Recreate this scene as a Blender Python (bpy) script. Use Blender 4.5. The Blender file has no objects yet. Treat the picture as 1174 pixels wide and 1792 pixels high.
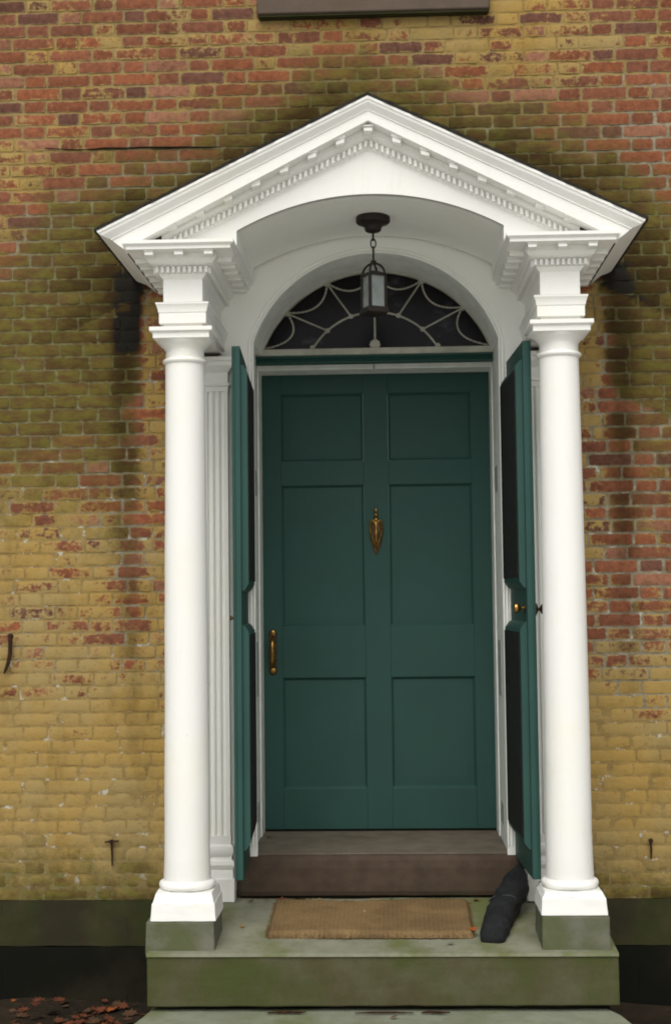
import bpy, math, random
import numpy as np
from mathutils import Vector, Matrix

random.seed(7)
rng = np.random.default_rng(11)
PI = math.pi
SC = bpy.context.scene
COL = SC.collection

# ------------------------------------------------------------------ camera
cam_d = bpy.data.cameras.new("camera")
cam = bpy.data.objects.new("camera", cam_d); COL.objects.link(cam)
cam_d.sensor_fit = 'VERTICAL'; cam_d.sensor_height = 36.0; cam_d.lens = 50.0
cam_d.clip_start = 0.05; cam_d.clip_end = 500
YAW, PITCH, ROLL = 0.0389, 0.0621, -0.0113
cy_, sy_ = math.cos(YAW), math.sin(YAW); cp_, sp_ = math.cos(PITCH), math.sin(PITCH)
fw = Vector((-sy_*cp_, cy_*cp_, sp_)); rt = Vector((cy_, sy_, 0)); upv = rt.cross(fw)
cr_, sr_ = math.cos(ROLL), math.sin(ROLL)
r2 = cr_*rt + sr_*upv; u2 = -sr_*rt + cr_*upv
m4 = Matrix(((r2.x, u2.x, -fw.x, 0.0745), (r2.y, u2.y, -fw.y, -6.8129), (r2.z, u2.z, -fw.z, 1.4541), (0, 0, 0, 1)))
cam.matrix_world = m4
SC.camera = cam

# ------------------------------------------------------------------ sky, sun, exposure
SUN_EL, SUN_AZ = math.radians(50), math.radians(186)      # azimuth clockwise from +Y: in front of the house
w = bpy.data.worlds.new("World"); SC.world = w; w.use_nodes = True
nt = w.node_tree; nt.nodes.clear()
sky = nt.nodes.new('ShaderNodeTexSky'); sky.sky_type = 'NISHITA'; sky.sun_disc = False
sky.sun_elevation = SUN_EL; sky.sun_rotation = SUN_AZ
sky.air_density = 1.0; sky.dust_density = 3.0; sky.ozone_density = 1.0
hs = nt.nodes.new('ShaderNodeHueSaturation'); hs.inputs['Saturation'].default_value = 0.22
bg = nt.nodes.new('ShaderNodeBackground'); bg.inputs['Strength'].default_value = 0.13
wo = nt.nodes.new('ShaderNodeOutputWorld')
nt.links.new(sky.outputs[0], hs.inputs['Color']); nt.links.new(hs.outputs[0], bg.inputs['Color']); nt.links.new(bg.outputs[0], wo.inputs[0])
sun_d = bpy.data.lights.new("sun", 'SUN'); sun_d.energy = 1.75; sun_d.angle = math.radians(50); sun_d.color = (1.0, 0.96, 0.88)
sun = bpy.data.objects.new("sun", sun_d); COL.objects.link(sun)
sd = Vector((math.sin(SUN_AZ)*math.cos(SUN_EL), math.cos(SUN_AZ)*math.cos(SUN_EL), math.sin(SUN_EL)))
sun.rotation_euler = sd.to_track_quat('Z', 'Y').to_euler()
SC.view_settings.view_transform = 'Standard'; SC.view_settings.look = 'None'
SC.view_settings.gamma = 1.0; SC.view_settings.exposure = 0.06; SC.view_settings.use_curve_mapping = False
SC.cycles.filter_width = 1.9
SC.cycles.max_bounces = 10; SC.cycles.diffuse_bounces = 6

# ------------------------------------------------------------------ mesh helper
class MB:
    def __init__(s): s.v = []; s.f = []
    def add(s, vs, fs):
        n = len(s.v); s.v += [tuple(p) for p in vs]; s.f += [tuple(i+n for i in f) for f in fs]; return s
    def box(s, x0, x1, y0, y1, z0, z1):
        return s.add([(x0,y0,z0),(x1,y0,z0),(x1,y1,z0),(x0,y1,z0),(x0,y0,z1),(x1,y0,z1),(x1,y1,z1),(x0,y1,z1)],
                     [(3,2,1,0),(4,5,6,7),(0,1,5,4),(1,2,6,5),(2,3,7,6),(3,0,4,7)])
    def hexa(s, p):           # 8 points: bottom ring ccw, top ring ccw
        return s.add(p, [(3,2,1,0),(4,5,6,7),(0,1,5,4),(1,2,6,5),(2,3,7,6),(3,0,4,7)])
    def prism(s, poly, y0, y1):   # polygon in xz, pushed along y
        n = len(poly); vs = [(x,y0,z) for x,z in poly]+[(x,y1,z) for x,z in poly]
        return s.add(vs, [tuple(range(n)), tuple(range(2*n-1,n-1,-1))]+[(i,i+n,(i+1)%n+n,(i+1)%n) for i in range(n)])
    def prism_z(s, poly, z0, z1):
        n = len(poly); vs = [(x,y,z0) for x,y in poly]+[(x,y,z1) for x,y in poly]
        return s.add(vs, [tuple(range(n-1,-1,-1)), tuple(range(n,2*n))]+[(i,(i+1)%n,(i+1)%n+n,i+n) for i in range(n)])
    def loft(s, rings, closed=True, caps=True):
        n = len(rings[0]); base = len(s.v)
        for r in rings: s.v += [tuple(p) for p in r]
        for k in range(len(rings)-1):
            for i in range(n if closed else n-1):
                a = base+k*n+i; b = base+k*n+(i+1)%n
                s.f.append((a, b, b+n, a+n))
        if caps and closed:
            s.f.append(tuple(base+i for i in range(n-1,-1,-1))); e = base+(len(rings)-1)*n
            s.f.append(tuple(e+i for i in range(n)))
        return s
    def lathe(s, prof, c=(0,0,0), axis='z', seg=40, caps=True):
        rings = []
        for r, h in prof:
            ring = []
            for i in range(seg):
                a = 2*PI*i/seg; u, v = r*math.cos(a), r*math.sin(a)
                ring.append({'z':(c[0]+u,c[1]+v,c[2]+h), 'y':(c[0]+u,c[1]+h,c[2]-v), 'x':(c[0]+h,c[1]+u,c[2]+v)}[axis])
            rings.append(ring)
        return s.loft(rings, True, caps)
    def tube(s, pts, r, seg=8, closed=False):
        pts = [Vector(p) for p in pts]; n = len(pts); rings = []
        rr = r if isinstance(r, (list, tuple)) else [r]*n
        prev = None
        for i, p in enumerate(pts):
            if closed: t = pts[(i+1)%n]-pts[i-1]
            else: t = pts[min(i+1,n-1)]-pts[max(i-1,0)]
            t.normalize()
            if prev is None:
                a = Vector((0,1,0)) if abs(t.y) < .9 else Vector((1,0,0))
                u = t.cross(a).normalized()
            else: u = (prev - t*prev.dot(t)).normalized()
            prev = u; v = t.cross(u)
            rings.append([p+rr[i]*(math.cos(2*PI*k/seg)*u+math.sin(2*PI*k/seg)*v) for k in range(seg)])
        if closed:
            rings.append(rings[0]); return s.loft(rings, True, False)
        return s.loft(rings, True, True)
    def build(s, name, mat, parent=None, bevel=0, seg=2, sharp=35):
        off = world_loc(parent) if parent else Vector((0,0,0))
        me = bpy.data.meshes.new(name)
        vs = [(x-off.x, y-off.y, z-off.z) for x,y,z in s.v]
        me.from_pydata(vs, [], s.f); me.validate(); 
        import bmesh
        bm = bmesh.new(); bm.from_mesh(me); bmesh.ops.recalc_face_normals(bm, faces=bm.faces); bm.to_mesh(me); bm.free()
        for p in me.polygons: p.use_smooth = True
        me.set_sharp_from_angle(angle=math.radians(sharp))
        me.materials.append(mat)
        o = bpy.data.objects.new(name, me); COL.objects.link(o)
        if parent: o.parent = parent
        if bevel:
            b = o.modifiers.new("bevel", 'BEVEL'); b.width = bevel; b.segments = seg; b.limit_method = 'ANGLE'; b.angle_limit = math.radians(40)
            b.harden_normals = False
        return o

def rough(o, lv=5, st=.006, sc=.09):
    q = o.modifiers.new('cut', 'SUBSURF'); q.subdivision_type = 'SIMPLE'; q.levels = 1; q.render_levels = lv
    t = bpy.data.textures.new('wear', 'CLOUDS'); t.noise_scale = sc; t.noise_depth = 4
    d = o.modifiers.new('wear', 'DISPLACE'); d.texture = t; d.texture_coords = 'GLOBAL'; d.strength = st; d.mid_level = .5
    return o
def wobble(o, st, sc):
    t = bpy.data.textures.new('unevenness', 'CLOUDS'); t.noise_scale = sc; t.noise_depth = 2
    d = o.modifiers.new('unevenness', 'DISPLACE'); d.texture = t; d.texture_coords = 'GLOBAL'; d.strength = st; d.mid_level = .5
    return o
def world_loc(o):
    l = Vector(o.location)
    while o.parent: o = o.parent; l += Vector(o.location)
    return l
def tag(o, label=None, cat=None, group=None, kind=None):
    if label: o['label'] = label
    if cat: o['category'] = cat
    if group: o['group'] = group
    if kind: o['kind'] = kind
    return o
def thing(name, loc, label, cat, group=None):
    o = bpy.data.objects.new(name, None); o.empty_display_size = .1; COL.objects.link(o); o.location = loc
    return tag(o, label, cat, group)

# ------------------------------------------------------------------ material helper
class NT:
    def __init__(s, name):
        s.m = bpy.data.materials.new(name); s.m.use_nodes = True
        s.t = s.m.node_tree; s.t.nodes.clear()
        s.out = s.t.nodes.new('ShaderNodeOutputMaterial'); s.b = s.t.nodes.new('ShaderNodeBsdfPrincipled')
        s.t.links.new(s.b.outputs[0], s.out.inputs[0])
        s.geo = s.t.nodes.new('ShaderNodeNewGeometry')
        s.pos = s.geo.outputs['Position']
    def link(s, a, b): s.t.links.new(a, b)
    def put(s, sock, v):
        if hasattr(v, 'is_linked') or isinstance(v, bpy.types.NodeSocket): s.link(v, sock)
        elif isinstance(v, (tuple, list)) and len(v) == 3 and sock.type == 'RGBA': sock.default_value = (*v, 1)
        else: sock.default_value = v
    def noise(s, scale, detail=5, rough=.6, vec=None, stretch=None):
        n = s.t.nodes.new('ShaderNodeTexNoise'); n.inputs['Scale'].default_value = scale
        n.inputs['Detail'].default_value = detail; n.inputs['Roughness'].default_value = rough
        v = vec or s.pos
        if stretch:
            mp = s.t.nodes.new('ShaderNodeMapping'); mp.inputs['Scale'].default_value = stretch; s.link(v, mp.inputs[0]); v = mp.outputs[0]
        s.link(v, n.inputs['Vector']); return n.outputs['Fac']
    def math(s, op, a, b=0.0, c=0.0):
        n = s.t.nodes.new('ShaderNodeMath'); n.operation = op
        for k, v in enumerate((a, b, c)):
            if k < len(n.inputs): s.put(n.inputs[k], v)
        return n.outputs[0]
    def mr(s, v, a, b, c=0.0, d=1.0, smooth=True):
        n = s.t.nodes.new('ShaderNodeMapRange'); n.interpolation_type = 'SMOOTHSTEP' if smooth else 'LINEAR'
        s.put(n.inputs[0], v)
        for k, q in zip((1,2,3,4), (a,b,c,d)): s.put(n.inputs[k], q)
        return n.outputs[0]
    def mix(s, f, a, b, mode='MIX'):
        n = s.t.nodes.new('ShaderNodeMix'); n.data_type = 'RGBA'; n.blend_type = mode
        s.put(n.inputs[0], f); s.put(n.inputs[6], a); s.put(n.inputs[7], b); return n.outputs[2]
    def attr(s, name, fac=True):
        n = s.t.nodes.new('ShaderNodeAttribute'); n.attribute_name = name
        return n.outputs['Fac'] if fac else n.outputs['Color']
    def sep(s):
        n = s.t.nodes.new('ShaderNodeSeparateXYZ'); s.link(s.pos, n.inputs[0]); return n.outputs
    def bump(s, h, strength=.3, dist=.01):
        n = s.t.nodes.new('ShaderNodeBump'); n.inputs['Strength'].default_value = strength; n.inputs['Distance'].default_value = dist
        s.link(h, n.inputs['Height']); s.link(n.outputs[0], s.b.inputs['Normal'])
    def fin(s, col, rough=.6, spec=.3, metal=0.0):
        s.put(s.b.inputs['Base Color'], col); s.put(s.b.inputs['Roughness'], rough)
        s.b.inputs['Specular IOR Level'].default_value = spec; s.b.inputs['Metallic'].default_value = metal
        return s.m

def simple(name, c1, c2, scale, rough=.6, spec=.3, metal=0, bump=.15, dist=.003, detail=5, stretch=None, bscale=None):
    n = NT(name); a = n.noise(scale, detail, .6, stretch=stretch)
    col = n.mix(n.mr(a, .35, .65), c1, c2)
    n.bump(n.noise(bscale or scale*4, 4, .6, stretch=stretch), bump, dist)
    return n.fin(col, rough, spec, metal)

def white_mat(name, base, stain, cream, amount):
    n = NT(name)
    a = n.noise(2.3, 6, .65); b = n.noise(38, 4, .6); c = n.noise(7, 5, .7, stretch=(1, 1, .3))
    col = n.mix(n.mr(a, .5, .72, 0, amount), base, cream)
    col = n.mix(n.mr(c, .56, .75, 0, amount*.7), col, stain)
    col = n.mix(n.mr(b, .70, .78, 0, .35), col, (.42,.41,.35))
    e = n.noise(55, 6, .75, stretch=(1, 1, .16)); col = n.mix(n.mr(e, .60, .80, 0, .22), col, (.55,.54,.48))
    f = n.noise(130, 3, .6); col = n.mix(n.mr(f, .74, .78, 0, .7), col, (.20,.19,.16))
    n.bump(n.math('ADD', n.noise(90, 5, .65), n.math('MULTIPLY', e, 1.2)), .35, .002)
    return n.fin(col, n.mr(b, .3, .7, .4, .6), .35)
M = {}
M['white'] = white_mat('white_paint', (.80,.80,.765), (.60,.62,.55), (.80,.77,.66), .5)
M['white_inner'] = white_mat('white_paint_lifted', (.86,.87,.825), (.74,.77,.68), (.84,.81,.71), .45)  # copy of the white paint, brightened in colour to lift the dim porch
M['jamb'] = simple('white_jamb_paint', (.80,.82,.78), (.70,.72,.68), 12, .5, .35, bump=.1)
M['sash'] = simple('ivory_sash_paint', (.44,.43,.36), (.31,.31,.25), 9, .55, .3, bump=.15)

def green_mat():
    n = NT('teal_door_paint')
    a = n.noise(3, 5, .6); b = n.noise(26, 5, .6, stretch=(1, 1, .12)); c = n.noise(260, 2, .5)
    col = n.mix(n.mr(a, .3, .7), (.0195,.060,.050), (.0235,.070,.059))
    col = n.mix(n.mr(b, .52, .78, 0, .3), col, (.030,.078,.068))
    col = n.mix(n.mr(c, .76, .80, 0, .35), col, (.16,.20,.18))
    n.bump(b, .12, .002)
    return n.fin(col, n.mr(a, .3, .7, .46, .62), .22)
M['green'] = green_mat()
M['screen'] = simple('black_screen', (.012,.013,.013), (.020,.022,.021), 30, .75, .15, bump=.1)
M['iron'] = simple('black_iron', (.012,.011,.010), (.026,.016,.011), 24, .55, .4, .3, .3)
M['rust'] = simple('rusty_iron', (.055,.022,.012), (.022,.012,.008), 60, .85, .2, .1, .4)
M['brass'] = simple('worn_brass', (.42,.25,.065), (.17,.095,.03), 55, .36, .5, 1.0, .2, .001)
M['brass_dark'] = simple('tarnished_brass', (.10,.055,.022), (.04,.026,.014), 60, .5, .4, .8, .2, .001)
M['hinge'] = simple('painted_steel', (.36,.40,.38), (.26,.29,.27), 40, .5, .4, 0, .1, .001)

def glass_mat():
    n = NT('dark_fanlight_glass')
    a = n.noise(5, 6, .7, stretch=(1, 1, 1.8)); 
    col = n.mix(n.mr(a, .52, .75), (.008,.007,.008), (.062,.060,.066))  # paler noise streaks paint faint reflections into the opaque glass
    n.bump(n.noise(6, 3, .5), .10, .02)
    return n.fin(col, .2, .12)
M['glass'] = glass_mat()
def milk_mat():
    n = NT('seeded_lantern_glass')
    a = n.noise(14, 4, .5)
    col = n.mix(n.mr(a, .3, .7), (.16,.18,.165), (.28,.31,.30))
    n.b.inputs['Transmission Weight'].default_value = .25
    return n.fin(col, .25, .5)
M['milk'] = milk_mat()

def stone_mat(name, c1, c2, moss, mossamt, sc=6, spec=.25, dark=None):
    n = NT(name)
    a = n.noise(sc, 7, .65); b = n.noise(sc*.45, 5, .6); c = n.noise(110, 4, .7)
    col = n.mix(n.mr(a, .32, .68), c1, c2)
    col = n.mix(n.mr(b, .60-mossamt*.35, .80-mossamt*.35), col, moss)
    col = n.mix(n.mr(c, .62, .72, 0, .35), col, tuple(.35*q for q in c1))
    col = n.mix(n.mr(c, .30, .38, .25, 0), col, tuple(min(.6, 1.7*q) for q in c2))
    if dark:
        d = n.noise(1.6, 5, .65); col = n.mix(n.mr(d, .42, .62), col, dark)
    n.bump(n.math('ADD', a, n.math('MULTIPLY', c, .35)), .35, .006)
    return n.fin(col, .85, spec)
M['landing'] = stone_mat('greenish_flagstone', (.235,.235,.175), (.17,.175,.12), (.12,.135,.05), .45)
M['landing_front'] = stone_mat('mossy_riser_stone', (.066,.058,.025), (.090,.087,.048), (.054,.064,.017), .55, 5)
M['block'] = stone_mat('grey_block_stone', (.152,.152,.116), (.105,.110,.080), (.088,.098,.045), .42, 7)
M['lower'] = stone_mat('pale_step_stone', (.23,.25,.185), (.18,.19,.135), (.14,.16,.07), .3)
M['brownstone'] = stone_mat('brownstone', (.074,.050,.033), (.050,.034,.024), (.060,.048,.029), .2, 9)
M['brownstone_top'] = stone_mat('worn_sill_stone', (.135,.115,.088), (.10,.083,.062), (.09,.075,.05), .2, 9)
M['sill_stone'] = stone_mat('brown_painted_sill', (.115,.085,.062), (.095,.07,.052), (.09,.07,.045), .1, 8)
M['base_stone'] = stone_mat('dark_base_stone', (.062,.053,.026), (.042,.037,.018), (.034,.040,.013), .6, 5, .1, (.030,.027,.015))  # dark mottled stone with blacker patches
M['base_dark'] = stone_mat('black_base_stone', (.024,.021,.012), (.014,.013,.008), (.007,.008,.005), .7, 3, .08, (.007,.007,.005))  # near-black mottled stone

def ground_mat():
    n = NT('leafy_soil')
    a = n.noise(3, 6, .7); b = n.noise(26, 6, .7)
    col = n.mix(n.mr(a, .3, .7), (.020,.016,.011), (.042,.032,.020))
    col = n.mix(n.mr(b, .56, .70, 0, .7), col, (.075,.040,.022))
    n.bump(b, .8, .03)
    return n.fin(col, .95, .1)
M['ground'] = ground_mat()

def mat_mat():
    n = NT('coir_fibre')
    a = n.noise(5, 5, .6); b = n.noise(220, 3, .7); c = n.noise(24, 4, .6)
    wv = n.t.nodes.new('ShaderNodeTexWave'); wv.inputs['Scale'].default_value = 16; wv.inputs['Distortion'].default_value = 3; wv.inputs['Detail'].default_value = 2
    wv.bands_direction = 'X'; n.link(n.pos, wv.inputs['Vector'])
    col = n.mix(n.mr(b, .3, .7), (.27,.178,.084), (.14,.090,.040))
    col = n.mix(n.mr(a, .42, .62, 0, .65), col, (.12,.078,.036))
    col = n.mix(n.math('MULTIPLY', wv.outputs['Fac'], .08), col, (.42,.29,.16))
    col = n.mix(n.mr(c, .70, .76, 0, .8), col, (.44,.42,.36))
    n.bump(b, .8, .006)
    return n.fin(col, .95, .1)
M['coir'] = mat_mat()
M['bag'] = simple('dark_slate_canvas', (.008,.009,.010), (.014,.015,.016), 10, .85, .25, bump=.35, dist=.004, bscale=160)
M['seam'] = simple('grey_stitching', (.045,.05,.055), (.03,.032,.036), 60, .8, .2)
M['roof'] = simple('black_roof_felt', (.022,.020,.017), (.040,.036,.028), 40, .9, .15, bump=.7, dist=.006)
M['bare_wood'] = simple('bare_weathered_board', (.12,.10,.055), (.075,.062,.035), 14, .85, .15, stretch=(.3,1,3))

def brick_mat(name, mortar):
    n = NT(name)
    pv, mv, dv, rnd = n.attr('paintv'), n.attr('mossv'), n.attr('darkv'), n.attr('rnd')
    zc = n.sep()[2]
    n1 = n.noise(9, 7, .68); n2 = n.noise(34, 6, .7); n3 = n.noise(120, 4, .7); n4 = n.noise(2.2, 5, .6); n5 = n.noise(15, 6, .7, stretch=(.7, 1, 1.6))
    if mortar:
        base = n.mix(n.mr(n5, .36, .62), (.185,.150,.095), (.285,.255,.185))
        base = n.mix(n.mr(n2, .52, .70, 0, .6), base, (.12,.10,.07))
    else:
        base = n.attr('tint', False)
        base = n.mix(n.mr(n2, .32, .66), n.mix(1.0, base, (.72,.72,.75), 'MULTIPLY'), n.mix(1.0, base, (1.18,1.16,1.14), 'MULTIPLY'))
        base = n.mix(n.mr(n5, .60, .74, 0, .45), base, (.27,.165,.115))         # dusty bloom
        base = n.mix(n.mr(n3, .68, .76, 0, .55), base, (.06,.035,.028))
    # what is left of the old ochre limewash
    k = n.math('ADD', pv, n.math('MULTIPLY', n.math('SUBTRACT', n1, .5), 1.0))
    k = n.math('ADD', k, n.math('MULTIPLY', n.math('SUBTRACT', n2, .5), .7))
    k = n.math('ADD', k, n.math('MULTIPLY', n.math('SUBTRACT', rnd, .5), .34))
    if not mortar:
        eg = n.attr('edge')
        k = n.math('ADD', k, n.math('MULTIPLY', eg, n.mr(n5, .35, .65, .0, .26)))
        lm = n.math('ADD', n.math('MULTIPLY', eg, .8), n.math('MULTIPLY', n.math('SUBTRACT', n2, .5), 1.1))
        base = n.mix(n.mr(lm, .42, .85, 0, .75), base, (.225,.175,.115))
    pm = n.mr(k, .47, .62, 0, .94)
    och = n.mix(n.mr(n4, .35, .65), (.362,.242,.070), (.325,.245,.102))
    och = n.mix(n.mr(n5, .5, .75, 0, .6), och, (.27,.165,.040))
    och = n.mix(n.mr(n3, .64, .72, 0, .5), och, (.16,.095,.045))
    if mortar: och = n.mix(n.mr(n5, .35, .60, .15, .75), och, (.205,.135,.048))
    col = n.mix(pm, base, och)
    if not mortar: col = n.mix(n.mr(n.noise(48, 5, .7, stretch=(.6, 1, 1)), .665, .715, 0, .75), col, (.085,.062,.038))
    # lime flecks
    if mortar:
        lf = n.mr(n.noise(11, 5, .7), .57, .64, 0, .9)
        lf = n.math('MULTIPLY', lf, n.mr(zc, 3.3, 2.4, 0.1, 1.0))
        col = n.mix(lf, col, (.46,.45,.38))
    else:
        lf = n.mr(n.noise(21, 5, .75), .70, .78, 0, .5)
        col = n.mix(lf, col, (.34,.28,.22))
    # old water marks and soot, in tall uneven patches and small scuffs
    wm = n.noise(3.2, 7, .68, stretch=(1.5, 1, .55)); sc_ = n.noise(24, 6, .75, stretch=(.7, 1, 1.2))
    col = n.mix(n.mr(wm, .50, .70, 0, .55), col, n.mix(1.0, col, (.60,.56,.46), 'MULTIPLY'))
    col = n.mix(n.mr(sc_, .56, .70, 0, .6), col, n.mix(1.0, col, (.52,.46,.42), 'MULTIPLY'))
    col = n.mix(n.mr(wm, .30, .46, .35, 0), col, n.mix(1.0, col, (1.16,1.15,1.12), 'MULTIPLY'))
    # moss, algae
    mk = n.math('ADD', mv, n.math('MULTIPLY', n.math('SUBTRACT', n1, .5), 1.15))
    mk = n.math('ADD', mk, n.math('MULTIPLY', n.math('SUBTRACT', n2, .5), .6))
    mk = n.math('ADD', mk, n.math('MULTIPLY', n.math('SUBTRACT', rnd, .5), .35))
    mm = n.mr(mk, .24, 1.0, 0, .92)
    moss = n.mix(n.mr(n5, .38, .62), (.090,.058,.020), (.118,.107,.021))
    moss = n.mix(n.mr(n3, .60, .72, 0, .5), moss, (.045,.036,.014))
    if mortar: moss = n.mix(n.mr(n2, .4, .65, 0, .8), moss, (.17,.175,.085))
    col = n.mix(mm, col, moss)
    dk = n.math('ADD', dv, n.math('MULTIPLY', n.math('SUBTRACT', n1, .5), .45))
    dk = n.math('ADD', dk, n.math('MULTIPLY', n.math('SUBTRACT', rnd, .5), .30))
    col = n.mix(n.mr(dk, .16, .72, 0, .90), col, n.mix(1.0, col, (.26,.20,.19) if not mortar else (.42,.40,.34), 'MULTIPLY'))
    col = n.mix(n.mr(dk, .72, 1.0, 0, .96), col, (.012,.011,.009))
    n.bump(n.math('ADD', n2, n.math('MULTIPLY', n3, .6)), .55, .006)
    return n.fin(col, .9, .12)
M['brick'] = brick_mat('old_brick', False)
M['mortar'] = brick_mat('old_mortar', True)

# ------------------------------------------------------------------ weathering and dark-mark fields on the wall (stains, plus roof-joint shadow painted in)
def grid(xs, rows):
    zs = np.array([r[0] for r in rows][::-1]); tab = np.array([r[1] for r in rows][::-1], float); xs = np.array(xs)
    def f(x, z):
        x = np.clip(x, xs[0], xs[-1]); z = np.clip(z, zs[0], zs[-1])
        i = np.clip(np.searchsorted(xs, x)-1, 0, len(xs)-2); j = np.clip(np.searchsorted(zs, z)-1, 0, len(zs)-2)
        u = (x-xs[i])/(xs[i+1]-xs[i]); v = (z-zs[j])/(zs[j+1]-zs[j])
        return (tab[j,i]*(1-u)+tab[j,i+1]*u)*(1-v)+(tab[j+1,i]*(1-u)+tab[j+1,i+1]*u)*v
    return f
XS = [-1.8,-1.5,-1.3,-1.17,-1.09,-.9,-.3,.6,.9,1.07,1.15,1.3,1.47]
paint_f = grid(XS, [
 (4.6,[.38,.42,.44,.44,.42,.46,.66,.74,.70,.60,.52,.42,.32]),
 (4.2,[.38,.38,.38,.36,.36,.42,.58,.64,.62,.54,.48,.38,.32]),
 (3.9,[.34,.32,.32,.30,.30,.32,.38,.42,.42,.36,.32,.24,.20]),
 (3.6,[.50,.46,.38,.32,.30,.30,.30,.32,.32,.26,.22,.16,.14]),
 (3.2,[.50,.36,.30,.28,.30,.30,.30,.30,.30,.26,.20,.14,.12]),
 (2.8,[.30,.26,.24,.25,.62,.72,.7,.7,.74,.72,.22,.22,.24]),
 (2.4,[.28,.28,.26,.28,.56,.62,.6,.6,.62,.58,.22,.24,.28]),
 (2.0,[.58,.56,.50,.38,.55,.60,.6,.6,.50,.50,.24,.34,.40]),
 (1.6,[.70,.70,.64,.36,.56,.60,.6,.6,.50,.48,.26,.30,.34]),
 (1.2,[.62,.64,.62,.48,.56,.56,.6,.6,.56,.50,.40,.42,.42]),
 (.8,[.86,.86,.86,.80,.84,.84,.9,.9,.92,.86,.82,.82,.82]),
 (.4,[1.1]*13),(0,[1.15]*13)])
moss_f = grid(XS, [
 (4.6,[0]*13),
 (4.2,[0,0,0,0,.0,.03,.16,.08,.0,.0,0,0,0]),
 (3.9,[0,0,.0,.02,.06,.14,.34,.2,.08,.03,.0,0,0]),
 (3.6,[.02,.05,.15,.25,.3,.5,.5,.5,.35,.25,.2,.1,.05]),
 (3.2,[.50,.85,1.0,1.05,.95,.9,.9,.9,.9,.95,.95,.85,.55]),
 (2.8,[1.1,1.15,1.15,.85,.12,.05,0,0,.05,.15,.75,.92,.92]),
 (2.4,[1.0,1.05,1.0,.80,.10,.05,0,0,.05,.12,.62,.74,.68]),
 (2.0,[.62,.62,.66,.62,.08,.0,0,0,0,.06,.50,.42,.42]),
 (1.6,[.16,.16,.20,.58,.08,0,0,0,0,.04,.40,.2,.25]),
 (1.2,[.10,.10,.10,.46,.05,0,0,0,0,.04,.28,.12,.2]),
 (.8,[.10,.10,.10,.2,.05,.05,0,0,.05,.05,.1,.08,.1]),
 (.4,[.20,.16,.16,.2,.2,.2,.2,.2,.2,.2,.2,.16,.16]),
 (.2,[.72,.68,.62,.66,.66,.6,.6,.6,.60,.56,.52,.48,.5]),
 (.0,[1.1]*13)])
SLOPE, APZ = .483, 3.590
def fields(x, z):
    x = np.asarray(x, float); z = np.asarray(z, float)
    p = paint_f(x, z); m = moss_f(x, z); d = np.zeros_like(x)
    above = z-(APZ-np.abs(x)*SLOPE)             # height over the little roof
    ab = np.clip(above-.33+.05*np.sin(5*x)+.03*np.sin(13*x+1), 0, 9)
    band = np.where(above > -.6, np.exp(-(ab/.34)**1.4), 0)*np.clip((2.0-np.abs(x))/.5, 0, 1)
    band = band*(1-np.clip((1.17-np.abs(x))/.07, 0, 1)*np.clip((3.08-z)/.10, 0, 1))
    m = np.maximum(m, band*1.12); p = p-.20*band
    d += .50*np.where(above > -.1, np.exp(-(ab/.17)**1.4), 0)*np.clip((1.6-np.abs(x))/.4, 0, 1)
    d += .75*np.exp(-np.clip(above,0,9)/.022)*((above > -.03) & (np.abs(x) < 1.2))  # shadow line of the roof joint, painted into the dark field
    st = lambda cx, sx, zz, aa: np.interp(z, zz, aa)*np.exp(-((x-cx)/sx)**2)
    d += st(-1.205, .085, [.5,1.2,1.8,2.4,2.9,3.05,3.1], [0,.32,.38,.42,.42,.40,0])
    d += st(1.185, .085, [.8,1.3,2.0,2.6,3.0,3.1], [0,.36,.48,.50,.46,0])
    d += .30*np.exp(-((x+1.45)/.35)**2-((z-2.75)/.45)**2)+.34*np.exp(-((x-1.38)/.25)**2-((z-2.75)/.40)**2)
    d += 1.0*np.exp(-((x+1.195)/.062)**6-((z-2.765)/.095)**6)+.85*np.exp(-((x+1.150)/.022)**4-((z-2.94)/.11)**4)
    d += .9*np.exp(-((x-1.15)/.05)**4-((z-3.02)/.03)**4)  # dark blob below the back of the right eave
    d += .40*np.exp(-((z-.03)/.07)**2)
    return p, m, d
def put_attr(me, name, vals):
    a = me.attributes.new(name, 'FLOAT', 'POINT'); a.data.foreach_set('value', np.asarray(vals, np.float32))

# ------------------------------------------------------------------ ground
gz = -.43
def ground():
    xs = sorted(set([-120,-60,-30,-15,-8]+[round(-5+.1*i, 3) for i in range(101)]+[8,15,30,60,120])); ys = sorted(set([-150,-80,-40,-20,-12,-8,-5,-3,-2]+[round(-1.6+.1*i, 3) for i in range(23)]+[6,20]))
    vs = []; fs = []
    for y in ys:
        for x in xs:
            h = .012*math.sin(3.1*x+1.7*y)+.010*math.sin(7.3*x-4.1*y+1) if -5 < x < 5 and y > -3 else 0
            vs.append((x, y, gz+h))
    n = len(xs)
    for j in range(len(ys)-1):
        for i in range(n-1): fs.append((j*n+i, j*n+i+1, (j+1)*n+i+1, (j+1)*n+i))
    b = MB(); b.add(vs, fs); return tag(b.build('ground', M['ground'], sharp=180), kind='structure')
ground()
def bounce_ground():
    n = NT('pale_bounce_ground')
    a = n.noise(60, 6, .7); c = n.noise(.8, 5, .6)
    col = n.mix(n.mr(a, .3, .7), (.54,.53,.49), (.70,.69,.64)); col = n.mix(n.mr(c, .5, .7, 0, .3), col, (.48,.48,.42))
    n.bump(a, .6, .01)
    m = n.fin(col, .95, .1)
    b = MB(); b.box(-25, 25, -60, -1.42, gz-.2, gz+.022)  # unseen pale ground, added to bounce light up into the porch
    tag(b.build('added_bounce_ground', m, bevel=.01), kind='structure')
bounce_ground()

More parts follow.
